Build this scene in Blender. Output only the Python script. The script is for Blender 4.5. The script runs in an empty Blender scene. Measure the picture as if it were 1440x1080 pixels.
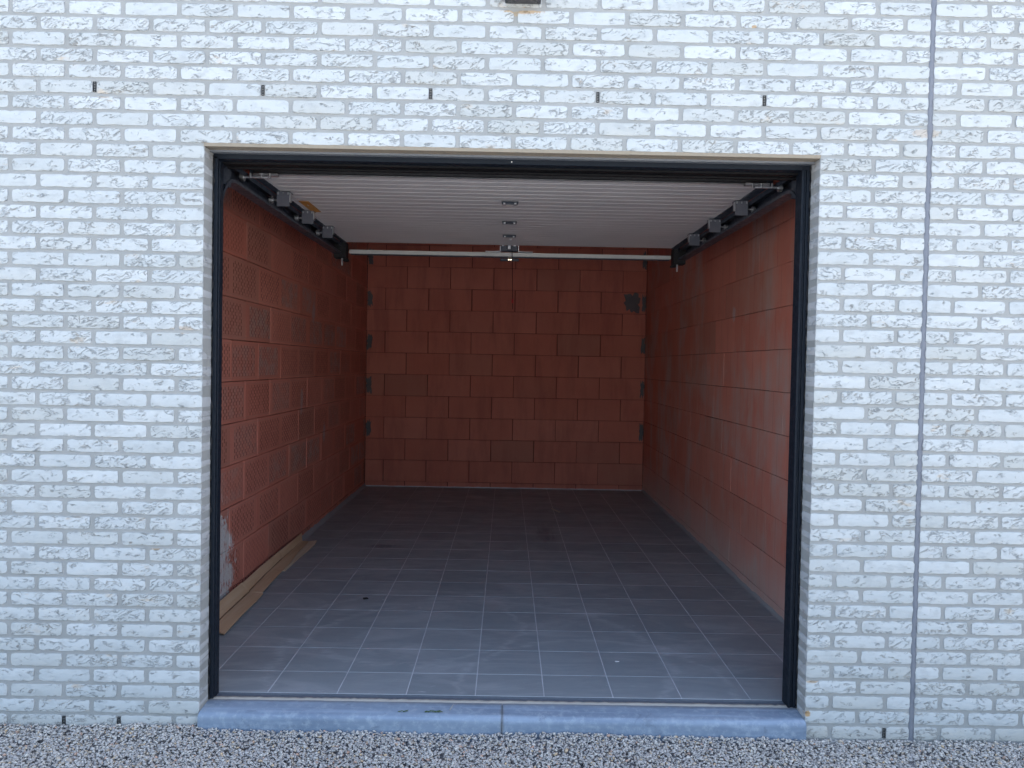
import bpy, bmesh, math, random
import numpy as np
from mathutils import Matrix, Vector

random.seed(7); rng = np.random.default_rng(7)
scene = bpy.context.scene
col = scene.collection
rad = math.radians

# ------------------------------------------------------------------ camera
CF, CX, CD, CH = 1085.474, -0.00987, 3.15191, 1.43557       # focal (px at 1440), x, distance to facade, height
CP, CYW, CR = -0.02412, -0.00697, -0.01834                  # pitch, yaw, roll
def cam_matrix():
    p, y, r = CP, CYW, CR
    Rz = np.array([[math.cos(y), -math.sin(y), 0], [math.sin(y), math.cos(y), 0], [0, 0, 1]])
    Rx = np.array([[1, 0, 0], [0, math.cos(p), -math.sin(p)], [0, math.sin(p), math.cos(p)]])
    Ry = np.array([[math.cos(r), 0, math.sin(r)], [0, 1, 0], [-math.sin(r), 0, math.cos(r)]])
    return Rz @ Rx @ Ry
RC = cam_matrix()
cam_data = bpy.data.cameras.new('camera')
cam = bpy.data.objects.new('camera', cam_data); col.objects.link(cam)
cam_data.sensor_width = 36; cam_data.lens = CF / 1440 * 36
cam_data.clip_start = 0.05; cam_data.clip_end = 3000
M = np.eye(4); M[:3, 0] = RC[:, 0]; M[:3, 1] = RC[:, 2]; M[:3, 2] = -RC[:, 1]; M[:3, 3] = (CX, -CD, CH)
cam.matrix_world = Matrix(M.tolist())
scene.camera = cam
def proj(P):
    c = (np.asarray(P, float) - np.array([CX, -CD, CH])) @ RC
    return 720 + CF * c[..., 0] / c[..., 1], 540 - CF * c[..., 2] / c[..., 1]

# ------------------------------------------------------------------ sky, sun, exposure
SUN_EL, SUN_AZ = 49.0, 42.0          # sun stands behind the house: the facade is in open shade
w = bpy.data.worlds.new('World'); scene.world = w; w.use_nodes = True
nt = w.node_tree
sky = nt.nodes.new('ShaderNodeTexSky'); sky.sky_type = 'NISHITA'; sky.sun_disc = False
sky.sun_elevation = rad(SUN_EL); sky.sun_rotation = rad(SUN_AZ)
sky.air_density = 1.0; sky.dust_density = 4.0; sky.ozone_density = 0.45
bg = nt.nodes['Background']; bg.inputs['Strength'].default_value = 0.15
nt.links.new(sky.outputs[0], bg.inputs['Color'])
sd = bpy.data.lights.new('sun', 'SUN'); sd.energy = 3.4; sd.angle = rad(0.5); sd.color = (1, .97, .93)
sun = bpy.data.objects.new('sun', sd); col.objects.link(sun)
sdir = Vector((math.sin(rad(SUN_AZ)) * math.cos(rad(SUN_EL)), math.cos(rad(SUN_AZ)) * math.cos(rad(SUN_EL)), math.sin(rad(SUN_EL))))
sun.rotation_euler = sdir.to_track_quat('Z', 'Y').to_euler()
sun.location = sdir * 30
vs = scene.view_settings
vs.view_transform = 'Standard'; vs.look = 'None'; vs.gamma = 1; vs.use_curve_mapping = False
vs.exposure = 2.05
scene.cycles.max_bounces = 10; scene.cycles.diffuse_bounces = 6

# ------------------------------------------------------------------ object helpers
def tag(o, label=None, cat=None, group=None, kind=None):
    for k, v in (('label', label), ('category', cat), ('group', group), ('kind', kind)):
        if v: o[k] = v
    return o
def empty(name, loc=(0, 0, 0)):
    o = bpy.data.objects.new(name, None); col.objects.link(o); o.location = loc; o.empty_display_size = .1
    return o
def link(name, me, mat=None, parent=None, loc=None):
    o = bpy.data.objects.new(name, me); col.objects.link(o)
    if mat is not None and len(me.materials) == 0: me.materials.append(mat)
    if parent is not None: o.parent = parent
    if loc is not None:
        o.location = Vector(loc) - (parent.location if parent is not None and parent.parent is None else Vector())
    return o
def meshof(name, V, F, smooth=False):
    me = bpy.data.meshes.new(name); me.from_pydata([tuple(v) for v in V], [], [tuple(f) for f in F]); me.update()
    if smooth: me.polygons.foreach_set('use_smooth', [True] * len(me.polygons))
    return me
class MB:
    """collects boxes, tubes and prisms for ONE part"""
    def __init__(s): s.V = []; s.F = []
    def add(s, V, F):
        n = len(s.V); s.V += [tuple(v) for v in V]; s.F += [tuple(i + n for i in f) for f in F]; return s
    def box(s, a, b):
        (x0, y0, z0), (x1, y1, z1) = a, b
        return s.add([(x0, y0, z0), (x1, y0, z0), (x1, y1, z0), (x0, y1, z0), (x0, y0, z1), (x1, y0, z1), (x1, y1, z1), (x0, y1, z1)],
                     [(0, 3, 2, 1), (4, 5, 6, 7), (0, 1, 5, 4), (1, 2, 6, 5), (2, 3, 7, 6), (3, 0, 4, 7)])
    def bevbox(s, a, b, e):
        bm = bmesh.new(); bmesh.ops.create_cube(bm, size=1)
        for v in bm.verts: v.co = Vector([(a[i] + b[i]) / 2 + v.co[i] * (b[i] - a[i]) for i in range(3)])
        bmesh.ops.bevel(bm, geom=bm.edges[:], offset=e, segments=1, affect='EDGES', profile=.5)
        bm.verts.ensure_lookup_table()
        for i, v in enumerate(bm.verts): v.index = i
        s.add([v.co[:] for v in bm.verts], [[v.index for v in f.verts] for f in bm.faces]); bm.free(); return s
    def tube(s, pts, r, n=8):
        pts = [Vector(p) for p in pts]; rings = []
        V = []; F = []
        for i, p in enumerate(pts):
            t = (pts[min(i + 1, len(pts) - 1)] - pts[max(i - 1, 0)]).normalized()
            u = t.cross(Vector((0, 0, 1)) if abs(t.z) < .9 else Vector((1, 0, 0))).normalized(); v = t.cross(u)
            rr = r[i] if hasattr(r, '__len__') else r
            for k in range(n):
                a = 2 * math.pi * k / n; V.append(p + u * math.cos(a) * rr + v * math.sin(a) * rr)
        for i in range(len(pts) - 1):
            for k in range(n):
                F.append((i * n + k, i * n + (k + 1) % n, (i + 1) * n + (k + 1) % n, (i + 1) * n + k))
        F.append(tuple(range(n))[::-1]); F.append(tuple((len(pts) - 1) * n + k for k in range(n)))
        return s.add(V, F)
    def extrude(s, prof, x0, x1, axis=0):
        """closed profile of (a,b) pairs swept along an axis; axis 0: (y,z) along x; 1: (x,z) along y; 2: (x,y) along z"""
        n = len(prof)
        def P(t, a, b): return {0: (t, a, b), 1: (a, t, b), 2: (a, b, t)}[axis]
        V = [P(x0, a, b) for a, b in prof] + [P(x1, a, b) for a, b in prof]
        F = [(i, (i + 1) % n, n + (i + 1) % n, n + i) for i in range(n)] + [tuple(range(n))[::-1], tuple(range(n, 2 * n))]
        return s.add(V, F)
    def build(s, name, mat, parent=None, smooth=False):
        me = meshof(name, s.V, s.F, smooth)
        bm = bmesh.new(); bm.from_mesh(me); bmesh.ops.recalc_face_normals(bm, faces=bm.faces[:]); bm.to_mesh(me); bm.free()
        if smooth: me.set_sharp_from_angle(angle=rad(35))
        return link(name, me, mat, parent)

# ------------------------------------------------------------------ material helpers
class MT:
    def __init__(s, name):
        s.m = bpy.data.materials.new(name); s.m.use_nodes = True; s.t = s.m.node_tree
        s.b = s.t.nodes['Principled BSDF']
    def n(s, typ, **kw):
        x = s.t.nodes.new('ShaderNode' + typ)
        for k, v in kw.items(): setattr(x, k, v)
        return x
    def put(s, sock, v):
        if hasattr(v, 'is_output') or isinstance(v, bpy.types.NodeSocket): s.t.links.new(v, sock)
        elif isinstance(v, (tuple, list)) and len(v) == 3 and sock.type == 'RGBA': sock.default_value = (*v, 1)
        else: sock.default_value = v
    def math(s, op, a, b=0.0, c=None, clamp=False):
        x = s.n('Math', operation=op, use_clamp=clamp); s.put(x.inputs[0], a); s.put(x.inputs[1], b)
        if c is not None: s.put(x.inputs[2], c)
        return x.outputs[0]
    def mix(s, f, a, b, mode='MIX'):
        x = s.n('Mix', data_type='RGBA', blend_type=mode); s.put(x.inputs[0], f); s.put(x.inputs[6], a); s.put(x.inputs[7], b)
        return x.outputs[2]
    def ramp(s, v, a, b, c=0., d=1., interp='SMOOTHSTEP'):
        x = s.n('MapRange', interpolation_type=interp); s.put(x.inputs[0], v)
        for i, k in enumerate((a, b, c, d)): s.put(x.inputs[1 + i], k)
        return x.outputs[0]
    def pos(s): return s.n('NewGeometry').outputs['Position']
    def obj(s): return s.n('TexCoord').outputs['Object']
    def rnd(s): return s.n('ObjectInfo').outputs['Random']
    def attr(s, name): return s.n('Attribute', attribute_name=name).outputs['Fac']
    def xyz(s, v):
        x = s.n('SeparateXYZ'); s.put(x.inputs[0], v); return x.outputs
    def scale(s, v, k, off=(0, 0, 0)):
        x = s.n('Mapping'); s.put(x.inputs[0], v); x.inputs[3].default_value = k; x.inputs[1].default_value = off; return x.outputs[0]
    def noise(s, v, sc=1., det=4., rough=.55, dist=0.):
        x = s.n('TexNoise'); s.put(x.inputs['Vector'], v); x.inputs['Scale'].default_value = sc
        x.inputs['Detail'].default_value = det; x.inputs['Roughness'].default_value = rough; x.inputs['Distortion'].default_value = dist
        return x.outputs[0]
    def bump(s, h, st=.3, d=.01, prev=None):
        x = s.n('Bump'); x.inputs['Strength'].default_value = st; x.inputs['Distance'].default_value = d
        s.put(x.inputs['Height'], h)
        if prev is not None: s.put(x.inputs['Normal'], prev)
        s.put(s.b.inputs['Normal'], x.outputs[0]); return x.outputs[0]
    def spot(s, P, c, r):
        """soft blob mask round a world point (ellipsoid radii r)"""
        x = s.n('VectorMath', operation='SUBTRACT'); s.put(x.inputs[0], P); x.inputs[1].default_value = c
        y = s.n('VectorMath', operation='DIVIDE'); s.put(y.inputs[0], x.outputs[0]); y.inputs[1].default_value = r
        z = s.n('VectorMath', operation='LENGTH'); s.put(z.inputs[0], y.outputs[0]); return z.outputs['Value']
    def out(s, color=None, rough=.8, metal=0., spec=None):
        if color is not None: s.put(s.b.inputs['Base Color'], color)
        s.put(s.b.inputs['Roughness'], rough); s.b.inputs['Metallic'].default_value = metal
        if spec is not None: s.b.inputs['Specular IOR Level'].default_value = spec
        return s.m

def plain(name, c, rough=.5, metal=0., dust=.25, sc=40, spec=None):
    m = MT(name); P = m.pos(); f = m.noise(P, sc, 5); g = m.noise(P, sc * .13, 4)
    k = m.math('MULTIPLY', m.ramp(g, .45, .75), dust)
    c2 = tuple(min(1, x * .8 + .05) for x in c)
    cc = m.mix(k, c, c2); cc = m.mix(m.ramp(f, .3, .7, 0, .18), cc, tuple(x * .7 for x in c))
    m.bump(f, .08, .002)
    return m.out(cc, m.ramp(f, .3, .7, rough - .06, rough + .1), metal, spec)

# ---- white hand-moulded brick
def mat_brick():
    m = MT('white_brick'); P = m.pos()
    r = m.math('FRACT', m.math('ADD', m.rnd(), m.attr('rnd')))
    r2 = m.math('FRACT', m.math('MULTIPLY', r, 17.3)); r3 = m.math('FRACT', m.math('MULTIPLY', r, 41.7))
    warp = m.noise(m.scale(P, (9, 9, 14)), 1, 3)
    v = m.n('VectorMath', operation='ADD'); m.put(v.inputs[0], m.scale(P, (27, 36, 66))); 
    cx = m.n('CombineXYZ'); m.put(cx.inputs[0], m.math('MULTIPLY', warp, 4.)); m.put(cx.inputs[2], m.math('MULTIPLY', warp, 7.)); m.put(v.inputs[1], cx.outputs[0])
    n1 = m.noise(v.outputs[0], 1, 5, .62, .6)
    ridge = m.math('ABSOLUTE', m.math('SUBTRACT', n1, .5))
    line = m.ramp(ridge, .002, .027, 1, 0)
    patch = m.noise(m.scale(P, (19, 19, 40)), 1, 3)
    lo = m.ramp(r2, 0, 1, .555, .41, 'LINEAR')
    pm = m.ramp(patch, lo, m.math('ADD', lo, .09))
    crease = m.math('MULTIPLY', line, pm)
    pit = m.ramp(m.noise(m.scale(P, (60, 60, 105)), 1, 3, .6, .3), .64, .72)
    pit = m.math('MULTIPLY', pit, m.ramp(m.noise(m.scale(P, (11, 11, 24), (3, 1, 2)), 1, 2), .50, .62))
    dark = m.math('MAXIMUM', crease, m.math('MULTIPLY', pit, .75))
    base = m.mix(r, (.55, .575, .56), (.62, .64, .622))
    base = m.mix(m.ramp(r3, .60, 1., 0, .5), base, (.48, .485, .44))
    big = m.noise(m.scale(P, (13, 13, 26), (7, 0, 3)), 1, 4, .6)
    base = m.mix(m.ramp(big, .48, .68, 0, .42), base, (.41, .425, .41))
    tan = m.noise(m.scale(P, (7, 7, 17), (1, 5, 9)), 1, 4, .65)
    base = m.mix(m.math('MULTIPLY', m.ramp(tan, .60, .72, 0, .8), m.ramp(r2, .35, .85)), base, (.60, .50, .38))
    base = m.mix(m.math('MULTIPLY', dark, m.ramp(r3, 0, 1, .35, .72, 'LINEAR')), base, m.mix(m.ramp(tan, .45, .62), (.27, .265, .255), (.34, .26, .18)))
    wob = m.math('MULTIPLY', m.math('SUBTRACT', m.noise(P, 90, 3), .5), 1.2)
    # broken corner and rust-coloured marks seen on single bricks
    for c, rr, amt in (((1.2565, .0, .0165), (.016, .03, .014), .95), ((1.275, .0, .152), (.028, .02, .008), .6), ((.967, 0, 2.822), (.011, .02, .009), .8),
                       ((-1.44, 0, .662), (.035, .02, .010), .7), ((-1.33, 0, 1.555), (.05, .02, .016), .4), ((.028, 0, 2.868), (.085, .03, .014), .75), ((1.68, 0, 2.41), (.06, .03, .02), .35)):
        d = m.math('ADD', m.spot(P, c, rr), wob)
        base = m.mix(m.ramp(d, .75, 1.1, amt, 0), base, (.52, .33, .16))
    low = m.ramp(m.math('ADD', m.xyz(P)[2], m.math('MULTIPLY', m.math('SUBTRACT', big, .5), .12)), -.08, .0, .55, 0)
    base = m.mix(low, base, (.50, .48, .42))
    # the sanded end faces of the bricks are greyer than the moulded stretcher face
    nx_ = m.math('ABSOLUTE', m.xyz(m.n('TexCoord').outputs['Normal'])[0])
    base = m.mix(m.ramp(nx_, .75, .95, 0, .75), base, (.47, .47, .465))
    h = m.math('SUBTRACT', m.math('MULTIPLY', m.noise(P, 160, 4, .6), .35), dark)
    m.bump(h, .8, .004)
    return m.out(base, .88, spec=.25)
def mat_mortar():
    m = MT('mortar'); P = m.pos()
    a = m.noise(P, 5, 5); b = m.noise(P, 260, 4, .7); c = m.noise(P, 900, 2)
    k = m.mix(m.ramp(a, .3, .7), (.365, .367, .345), (.415, .415, .392)); k = m.mix(m.ramp(b, .55, .75, 0, .5), k, (.30, .29, .28))
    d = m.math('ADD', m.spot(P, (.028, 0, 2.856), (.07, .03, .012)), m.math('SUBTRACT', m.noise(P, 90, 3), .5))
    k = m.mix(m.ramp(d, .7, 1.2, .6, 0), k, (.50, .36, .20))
    m.bump(m.math('ADD', b, m.math('MULTIPLY', c, .5)), .5, .004)
    return m.out(k, .95, spec=.15)

# ---- red clay block; style: 0 perforated key pattern, 1 smooth with vertical drag marks, 2 back wall
def mat_block(style):
    m = MT('clay_block_' + ('perforated', 'smooth', 'ribbed')[style]); P = m.pos(); O = m.obj(); r = m.rnd()
    r2 = m.math('FRACT', m.math('MULTIPLY', r, 13.7)); r3 = m.math('FRACT', m.math('MULTIPLY', r, 37.1))
    ox, oy, oz = m.xyz(O)
    lat = ox if style == 2 else oy
    base = m.mix(r, (.56, .190, .132), (.62, .232, .168))
    base = m.mix(m.ramp(r2, .7, 1., 0, .45), base, (.36, .19, .14))
    g = m.noise(P, 3.1, 5, .6); f = m.noise(P, 70, 5, .65)
    base = m.mix(m.ramp(g, .35, .7, 0, .35), base, (.48, .15, .108))
    base = m.mix(m.ramp(f, .5, .8, 0, .3), base, (.55, .26, .19))
    h = m.math('MULTIPLY', f, .25)
    comb = m.math('SINE', m.math('MULTIPLY', lat, 2 * math.pi / .0125))
    if style == 0:
        # staggered vertical slots inside a plain border
        u = m.math('DIVIDE', m.math('ADD', lat, 5), .027)
        colr = m.math('FLOOR', u); fu = m.math('FRACT', u)
        vv = m.math('DIVIDE', m.math('ADD', m.math('ADD', oz, 5), m.math('MULTIPLY', m.math('MODULO', colr, 2.), .0195)), .039)
        fv = m.math('FRACT', vv)
        a = m.ramp(m.math('ABSOLUTE', m.math('SUBTRACT', fu, .5)), .12, .24, 1, 0)
        b = m.ramp(m.math('ABSOLUTE', m.math('SUBTRACT', fv, .5)), .26, .38, 1, 0)
        cellv = m.n('CombineXYZ'); m.put(cellv.inputs[0], colr); m.put(cellv.inputs[1], m.math('FLOOR', vv)); m.put(cellv.inputs[2], r)
        wn = m.n('TexWhiteNoise'); m.put(wn.inputs[0], cellv.outputs[0])
        zone = m.math('MULTIPLY', m.ramp(m.math('ABSOLUTE', m.math('ADD', lat, m.ramp(r3, 0, 1, -.03, .03))), .205, .213, 1, 0), m.ramp(m.math('ABSOLUTE', oz), .093, .099, 1, 0))
        slot = m.math('MULTIPLY', m.math('MULTIPLY', a, b), m.math('MULTIPLY', zone, m.ramp(wn.outputs[0], .02, .5, .35, 1)))
        slot = m.math('MULTIPLY', slot, m.ramp(r2, .05, .55, .4, 1))
        base = m.mix(m.math('MULTIPLY', slot, .85), base, (.06, .02, .014))
        # mortar rubbed over the faces of some blocks
        smear = m.math('MULTIPLY', m.ramp(r3, .62, .95), m.math('MULTIPLY', zone, m.ramp(m.noise(P, 11, 4), .40, .62, .15, .62)))
        base = m.mix(m.math('MULTIPLY', smear, m.math('SUBTRACT', 1., slot)), base, (.40, .30, .26))
        frame = m.ramp(m.math('ABSOLUTE', m.math('SUBTRACT', m.math('ABSOLUTE', oz), .104)), .001, .004, .4, 0)
        base = m.mix(frame, base, (.38, .20, .15))
        h = m.math('SUBTRACT', h, m.math('MULTIPLY', slot, 1.6))
        wob = m.math('SUBTRACT', m.noise(m.scale(P, (1, 7, 5)), 1.9, 6, .75, .6), .5)
        d = m.math('ADD', m.spot(P, (-1.64, 1.13, .22), (.3, .33, .36)), m.math('MULTIPLY', wob, 2.9))
        wht = m.math('MULTIPLY', m.ramp(d, .80, 1.15, .95, 0), m.ramp(m.noise(m.scale(P, (1, 26, 9)), 1, 5, .7), .26, .46))
        base = m.mix(wht, base, (.62, .60, .58))
        for c, rr in (((-1.64, 3.36, 1.846), (.1, .06, .10)), ((-1.64, 3.02, 1.12), (.1, .045, .12)), ((-1.64, 3.78, .80), (.1, .05, .11))):
            dd = m.math('ADD', m.spot(P, c, rr), m.math('MULTIPLY', m.math('SUBTRACT', m.noise(P, 30, 3), .5), 1.2))
            base = m.mix(m.ramp(dd, .5, 1.1, .55, 0), base, (.36, .33, .31))
    elif style == 1:
        st = m.noise(m.scale(P, (1, 26, 1.3)), 1, 5, .65)
        base = m.mix(m.ramp(st, .50, .75, 0, .35), base, (.43, .24, .18))
        pale = m.noise(m.scale(P, (1, 2.6, 1.5), (0, 3.3, 1.2)), 1, 4, .6)
        base = m.mix(m.math('MULTIPLY', m.ramp(pale, .45, .66, 0, .72), m.ramp(st, .3, .6, .45, 1)), base, (.46, .33, .28))
        third = m.ramp(m.math('ABSOLUTE', m.math('SUBTRACT', m.math('ABSOLUTE', lat), .083)), .001, .0035, .5, 0)
        base = m.mix(third, base, (.24, .085, .06))
        h = m.math('ADD', h, m.math('MULTIPLY', m.noise(m.scale(P, (1, 120, 3)), 1, 3), .5))
        dd = m.math('ADD', m.spot(P, (1.597, 2.338, 1.83), (.1, .05, .07)), m.math('MULTIPLY', m.math('SUBTRACT', m.noise(P, 30, 3), .5), 1.2))
        base = m.mix(m.ramp(dd, .4, 1., .6, 0), base, (.42, .38, .36))
        lowd = m.ramp(m.math('ADD', m.xyz(P)[2], m.math('MULTIPLY', pale, .3)), .15, .62, .6, 0)
        base = m.mix(lowd, base, (.52, .42, .38))
    else:
        h = m.math('ADD', h, m.math('MULTIPLY', comb, .25))
        base = m.mix(m.ramp(m.noise(m.scale(P, (6, 1, 1.2)), 1, 5, .65), .42, .7, 0, .5), base, (.36, .125, .095))
        base = m.mix(m.ramp(comb, 0, 1, 0, .15), base, (.24, .08, .055))
    m.bump(h, .6, .006)
    return m.out(base, .9, spec=.2)
def mat_tile():
    m = MT('porcelain_tile'); P = m.pos(); r = m.rnd()
    base = m.mix(r, (.232, .258, .272), (.272, .298, .312))
    v = m.noise(m.scale(P, (6, 22, 1)), 1, 5, .6, .8); base = m.mix(m.ramp(v, .4, .7, 0, .35), base, (.205, .226, .238))
    d1 = m.noise(m.scale(P, (1.1, 3.4, 1)), 1.3, 6, .68, 1.1); dust = m.ramp(d1, .44, .70, 0, .5)
    d2 = m.noise(m.scale(P, (5, 16, 1), (2, 1, 0)), 1, 6, .7, 1.5); scuff = m.ramp(d2, .60, .71, 0, .62)
    d3 = m.noise(P, 2.2, 2); scuff = m.math('MULTIPLY', scuff, m.ramp(d3, .45, .58))
    base = m.mix(dust, base, (.42, .43, .445)); base = m.mix(scuff, base, (.55, .56, .58))
    # wiped arcs
    for c, rr, wd in (((-.15, .55, 0), .95, .045), ((.42, .25, 0), .62, .03), ((-.5, 1.1, 0), .6, .03)):
        dd = m.math('ABSOLUTE', m.math('SUBTRACT', m.spot(P, c, (1, 1, 1)), m.math('ADD', rr, m.math('MULTIPLY', m.math('SUBTRACT', d1, .5), .25))))
        arc = m.math('MULTIPLY', m.ramp(dd, 0, wd, .4, 0), m.ramp(d2, .36, .6)); base = m.mix(arc, base, (.46, .47, .49))
    # dark rubber marks
    for c, rr in (((.35, 3.45, 0), (.10, .45, 1)), ((-.95, 2.88, 0), (.16, .07, 1))):
        dd = m.math('ADD', m.spot(P, c, rr), m.math('MULTIPLY', m.math('SUBTRACT', m.noise(m.scale(P, (30, 3, 1)), 1, 4), .5), 1.8))
        base = m.mix(m.ramp(dd, .2, 1.1, .38, 0), base, (.035, .035, .037))
    m.bump(m.noise(P, 240, 3), .12, .002)
    rg = m.ramp(m.noise(P, 6, 5), .3, .7, .42, .6); 
    return m.out(base, rg, spec=.45)
def mat_grout():
    m = MT('tile_grout'); P = m.pos(); n = m.noise(P, 7, 4)
    return m.out(m.mix(m.ramp(n, .3, .7), (.48, .49, .51), (.64, .65, .67)), .9)
def mat_bluestone():
    m = MT('blue_stone'); P = m.pos(); a = m.noise(m.scale(P, (2, 9, 9)), 1, 5, .6); b = m.noise(P, 34, 7, .72)
    c = m.mix(m.ramp(a, .3, .7), (.18, .235, .31), (.26, .325, .405)); c = m.mix(m.ramp(b, .46, .66, 0, .7), c, (.36, .42, .48))
    st = m.noise(m.scale(P, (1.2, 30, 12)), 1, 5, .6); c = m.mix(m.ramp(st, .45, .68, 0, .6), c, (.36, .45, .56))
    x_, y_, z_ = m.xyz(P); dn = m.noise(P, 22, 5, .7)
    edge = m.math('MAXIMUM', m.ramp(m.math('ADD', y_, m.math('MULTIPLY', dn, .03)), .085, .115), m.ramp(m.math('ADD', m.math('ABSOLUTE', m.math('ADD', x_, .004)), m.math('MULTIPLY', dn, .02)), .010, .022, 1, 0))
    c = m.mix(m.math('MULTIPLY', edge, .65), c, (.17, .165, .155))
    c = m.mix(m.ramp(m.noise(P, 9, 6, .75, .8), .58, .68, 0, .45), c, (.13, .16, .20))
    m.bump(b, .35, .002); return m.out(c, m.ramp(b, .3, .7, .42, .7), spec=.4)
def mat_gravel():
    m = MT('gravel_stone'); r = m.attr('rnd'); P = m.pos()
    x = m.n('ValToRGB'); m.put(x.inputs[0], r); e = x.color_ramp; e.interpolation = 'CONSTANT'
    cols = [(0, (0.435, 0.406, 0.375)), (.16, (0.509, 0.475, 0.430)), (.34, (0.567, 0.531, 0.480)), (.52, (0.487, 0.448, 0.397)), (.64, (0.629, 0.588, 0.517)), (.78, (0.689, 0.644, 0.560)), (.88, (0.579, 0.478, 0.354)), (.93, (0.671, 0.489, 0.291)), (.955, (0.620, 0.391, 0.274)), (.97, (0.699, 0.654, 0.561))]
    while len(e.elements) < len(cols): e.elements.new(.5)
    for el, (p, c) in zip(e.elements, cols): el.position = p; el.color = (*c, 1)
    n = m.noise(P, 160, 4); c = m.mix(m.ramp(n, .35, .7, 0, .35), x.outputs[0], (.36, .36, .37))
    m.bump(n, .3, .003); return m.out(c, .85, spec=.3)
def mat_ground():
    m = MT('gravel_bed'); P = m.pos()
    v = m.n('TexVoronoi'); m.put(v.inputs['Vector'], P); v.inputs['Scale'].default_value = 48
    c = m.n('SeparateColor'); m.put(c.inputs[0], v.outputs['Color'])
    k = m.mix(c.outputs[0], (.17, .17, .18), (.42, .41, .41)); k = m.mix(m.ramp(c.outputs[1], .88, .95, 0, .6), k, (.34, .26, .18))
    k = m.mix(m.ramp(v.outputs['Distance'], .35, .7, 0, .6), k, (.10, .10, .10))
    m.bump(m.math('SUBTRACT', 1., v.outputs['Distance']), .8, .01); return m.out(k, .9)
def mat_board(name, a, b, sc=(40, 2.2, 40)):
    m = MT(name); P = m.pos(); n = m.noise(m.scale(P, sc), 1, 5, .6); f = m.noise(P, 5, 4)
    c = m.mix(m.ramp(n, .3, .7), a, b); c = m.mix(m.ramp(f, .55, .75, 0, .4), c, tuple(x * .62 for x in a))
    m.bump(n, .2, .002); return m.out(c, .85, spec=.2)
def mat_dusty_black():
    m = MT('dusty_black'); P = m.pos(); f = m.noise(m.scale(P, (60, 130, 130)), 1, 5, .7); g = m.noise(P, 4, 3)
    k = m.math('MULTIPLY', m.ramp(f, .60, .75), m.ramp(g, .40, .68, .0, .7))
    return m.out(m.mix(k, (.006, .006, .007), (.13, .12, .11)), m.ramp(f, .4, .7, .5, .8), spec=.2)
def mat_steel(name, c, rough):
    m = MT(name); P = m.pos(); f = m.noise(P, 35, 5); 
    return m.out(m.mix(m.ramp(f, .4, .7, 0, .4), c, tuple(x * .6 for x in c)), m.ramp(f, .3, .7, rough, rough + .2), 1.)

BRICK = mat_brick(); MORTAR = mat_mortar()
BLK = [mat_block(i) for i in range(3)]
TILE = mat_tile(); GROUT = mat_grout(); STONE = mat_bluestone(); GRAVEL = mat_gravel(); GROUND = mat_ground()
CARD = mat_board('brown_cardboard', (.52, .335, .20), (.58, .395, .255)); CARD_IN = mat_board('pale_cardboard', (.55, .44, .31), (.62, .52, .38))
ANTH = plain('anthracite_frame', (.008, .013, .021), .5, 0, .02, spec=.3)
RUBBER = plain('black_rubber', (.008, .008, .009), .7, 0, .03)
DUSTY = mat_dusty_black()
GALV = mat_steel('galvanised_steel', (.55, .56, .57), .35)
DKSTEEL = plain('dark_painted_steel', (.035, .045, .062), .4, 0, .3, spec=.5)
PLATE = plain('grey_plate', (.10, .105, .125), .45, 0, .2)
CREAM = plain('cream_paint', (.52, .53, .49), .5, 0, .3)
LINTEL = plain('grey_zinc', (.20, .215, .23), .5, 0, .4, 60)
SAND = plain('sand_render', (.34, .285, .21), .95, 0, .5, 120)
BED = plain('beige_mortar', (.50, .46, .39), .95, 0, .5, 150)
SEAL = plain('blue_grey_sealant', (.215, .228, .255), .8, 0, .5, 90)
CONC = plain('concrete', (.38, .375, .36), .9, 0, .4, 20)
BOUNCE_PLASTER = plain('bounce_plaster', (.72, .71, .69), .9, 0, .2, 12)  # hidden ceiling and inner wall, kept pale to bounce light indoors
CORE = plain('block_core', (.12, .05, .035), .95, 0, .3, 30)
FILL = plain('wall_foot_mortar', (.30, .29, .29), .95, 0, .6, 60)
PATCH = plain('corner_mortar', (.13, .128, .13), .95, 0, .5, 60)
ORANGE = plain('orange_sticker', (.55, .24, .03), .5, 0, .05)
WHITE = plain('white_coating', (.62, .62, .61), .6, 0, .1)
RED = plain('red_plastic', (.45, .02, .02), .4, 0, .05)
SHADE_ROOF = plain('shade_roof_membrane', (.12, .12, .125), .9, 0, .3, 10)
GRASS = plain('dry_green_leaf', (.06, .11, .03), .7, 0, .2); TWIG = plain('dry_twig', (.45, .40, .30), .8)
CHIP = plain('pale_chip', (.7, .7, .68), .8)
def mat_door():
    m = MT('door_liner'); P = m.pos(); f = m.noise(P, 300, 3); g = m.noise(P, 2, 3)
    m.bump(f, .25, .002)
    return m.out(m.mix(m.ramp(g, .3, .7), (.57, .55, .535), (.62, .60, .58)), .5, spec=.4)
DOOR = mat_door()
def mat_led():
    m = MT('opener_light'); m.b.inputs['Emission Color'].default_value = (1, .86, .6, 1); m.b.inputs['Emission Strength'].default_value = .9
    return m.out((.8, .7, .5), .4)
LED = mat_led()

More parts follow.
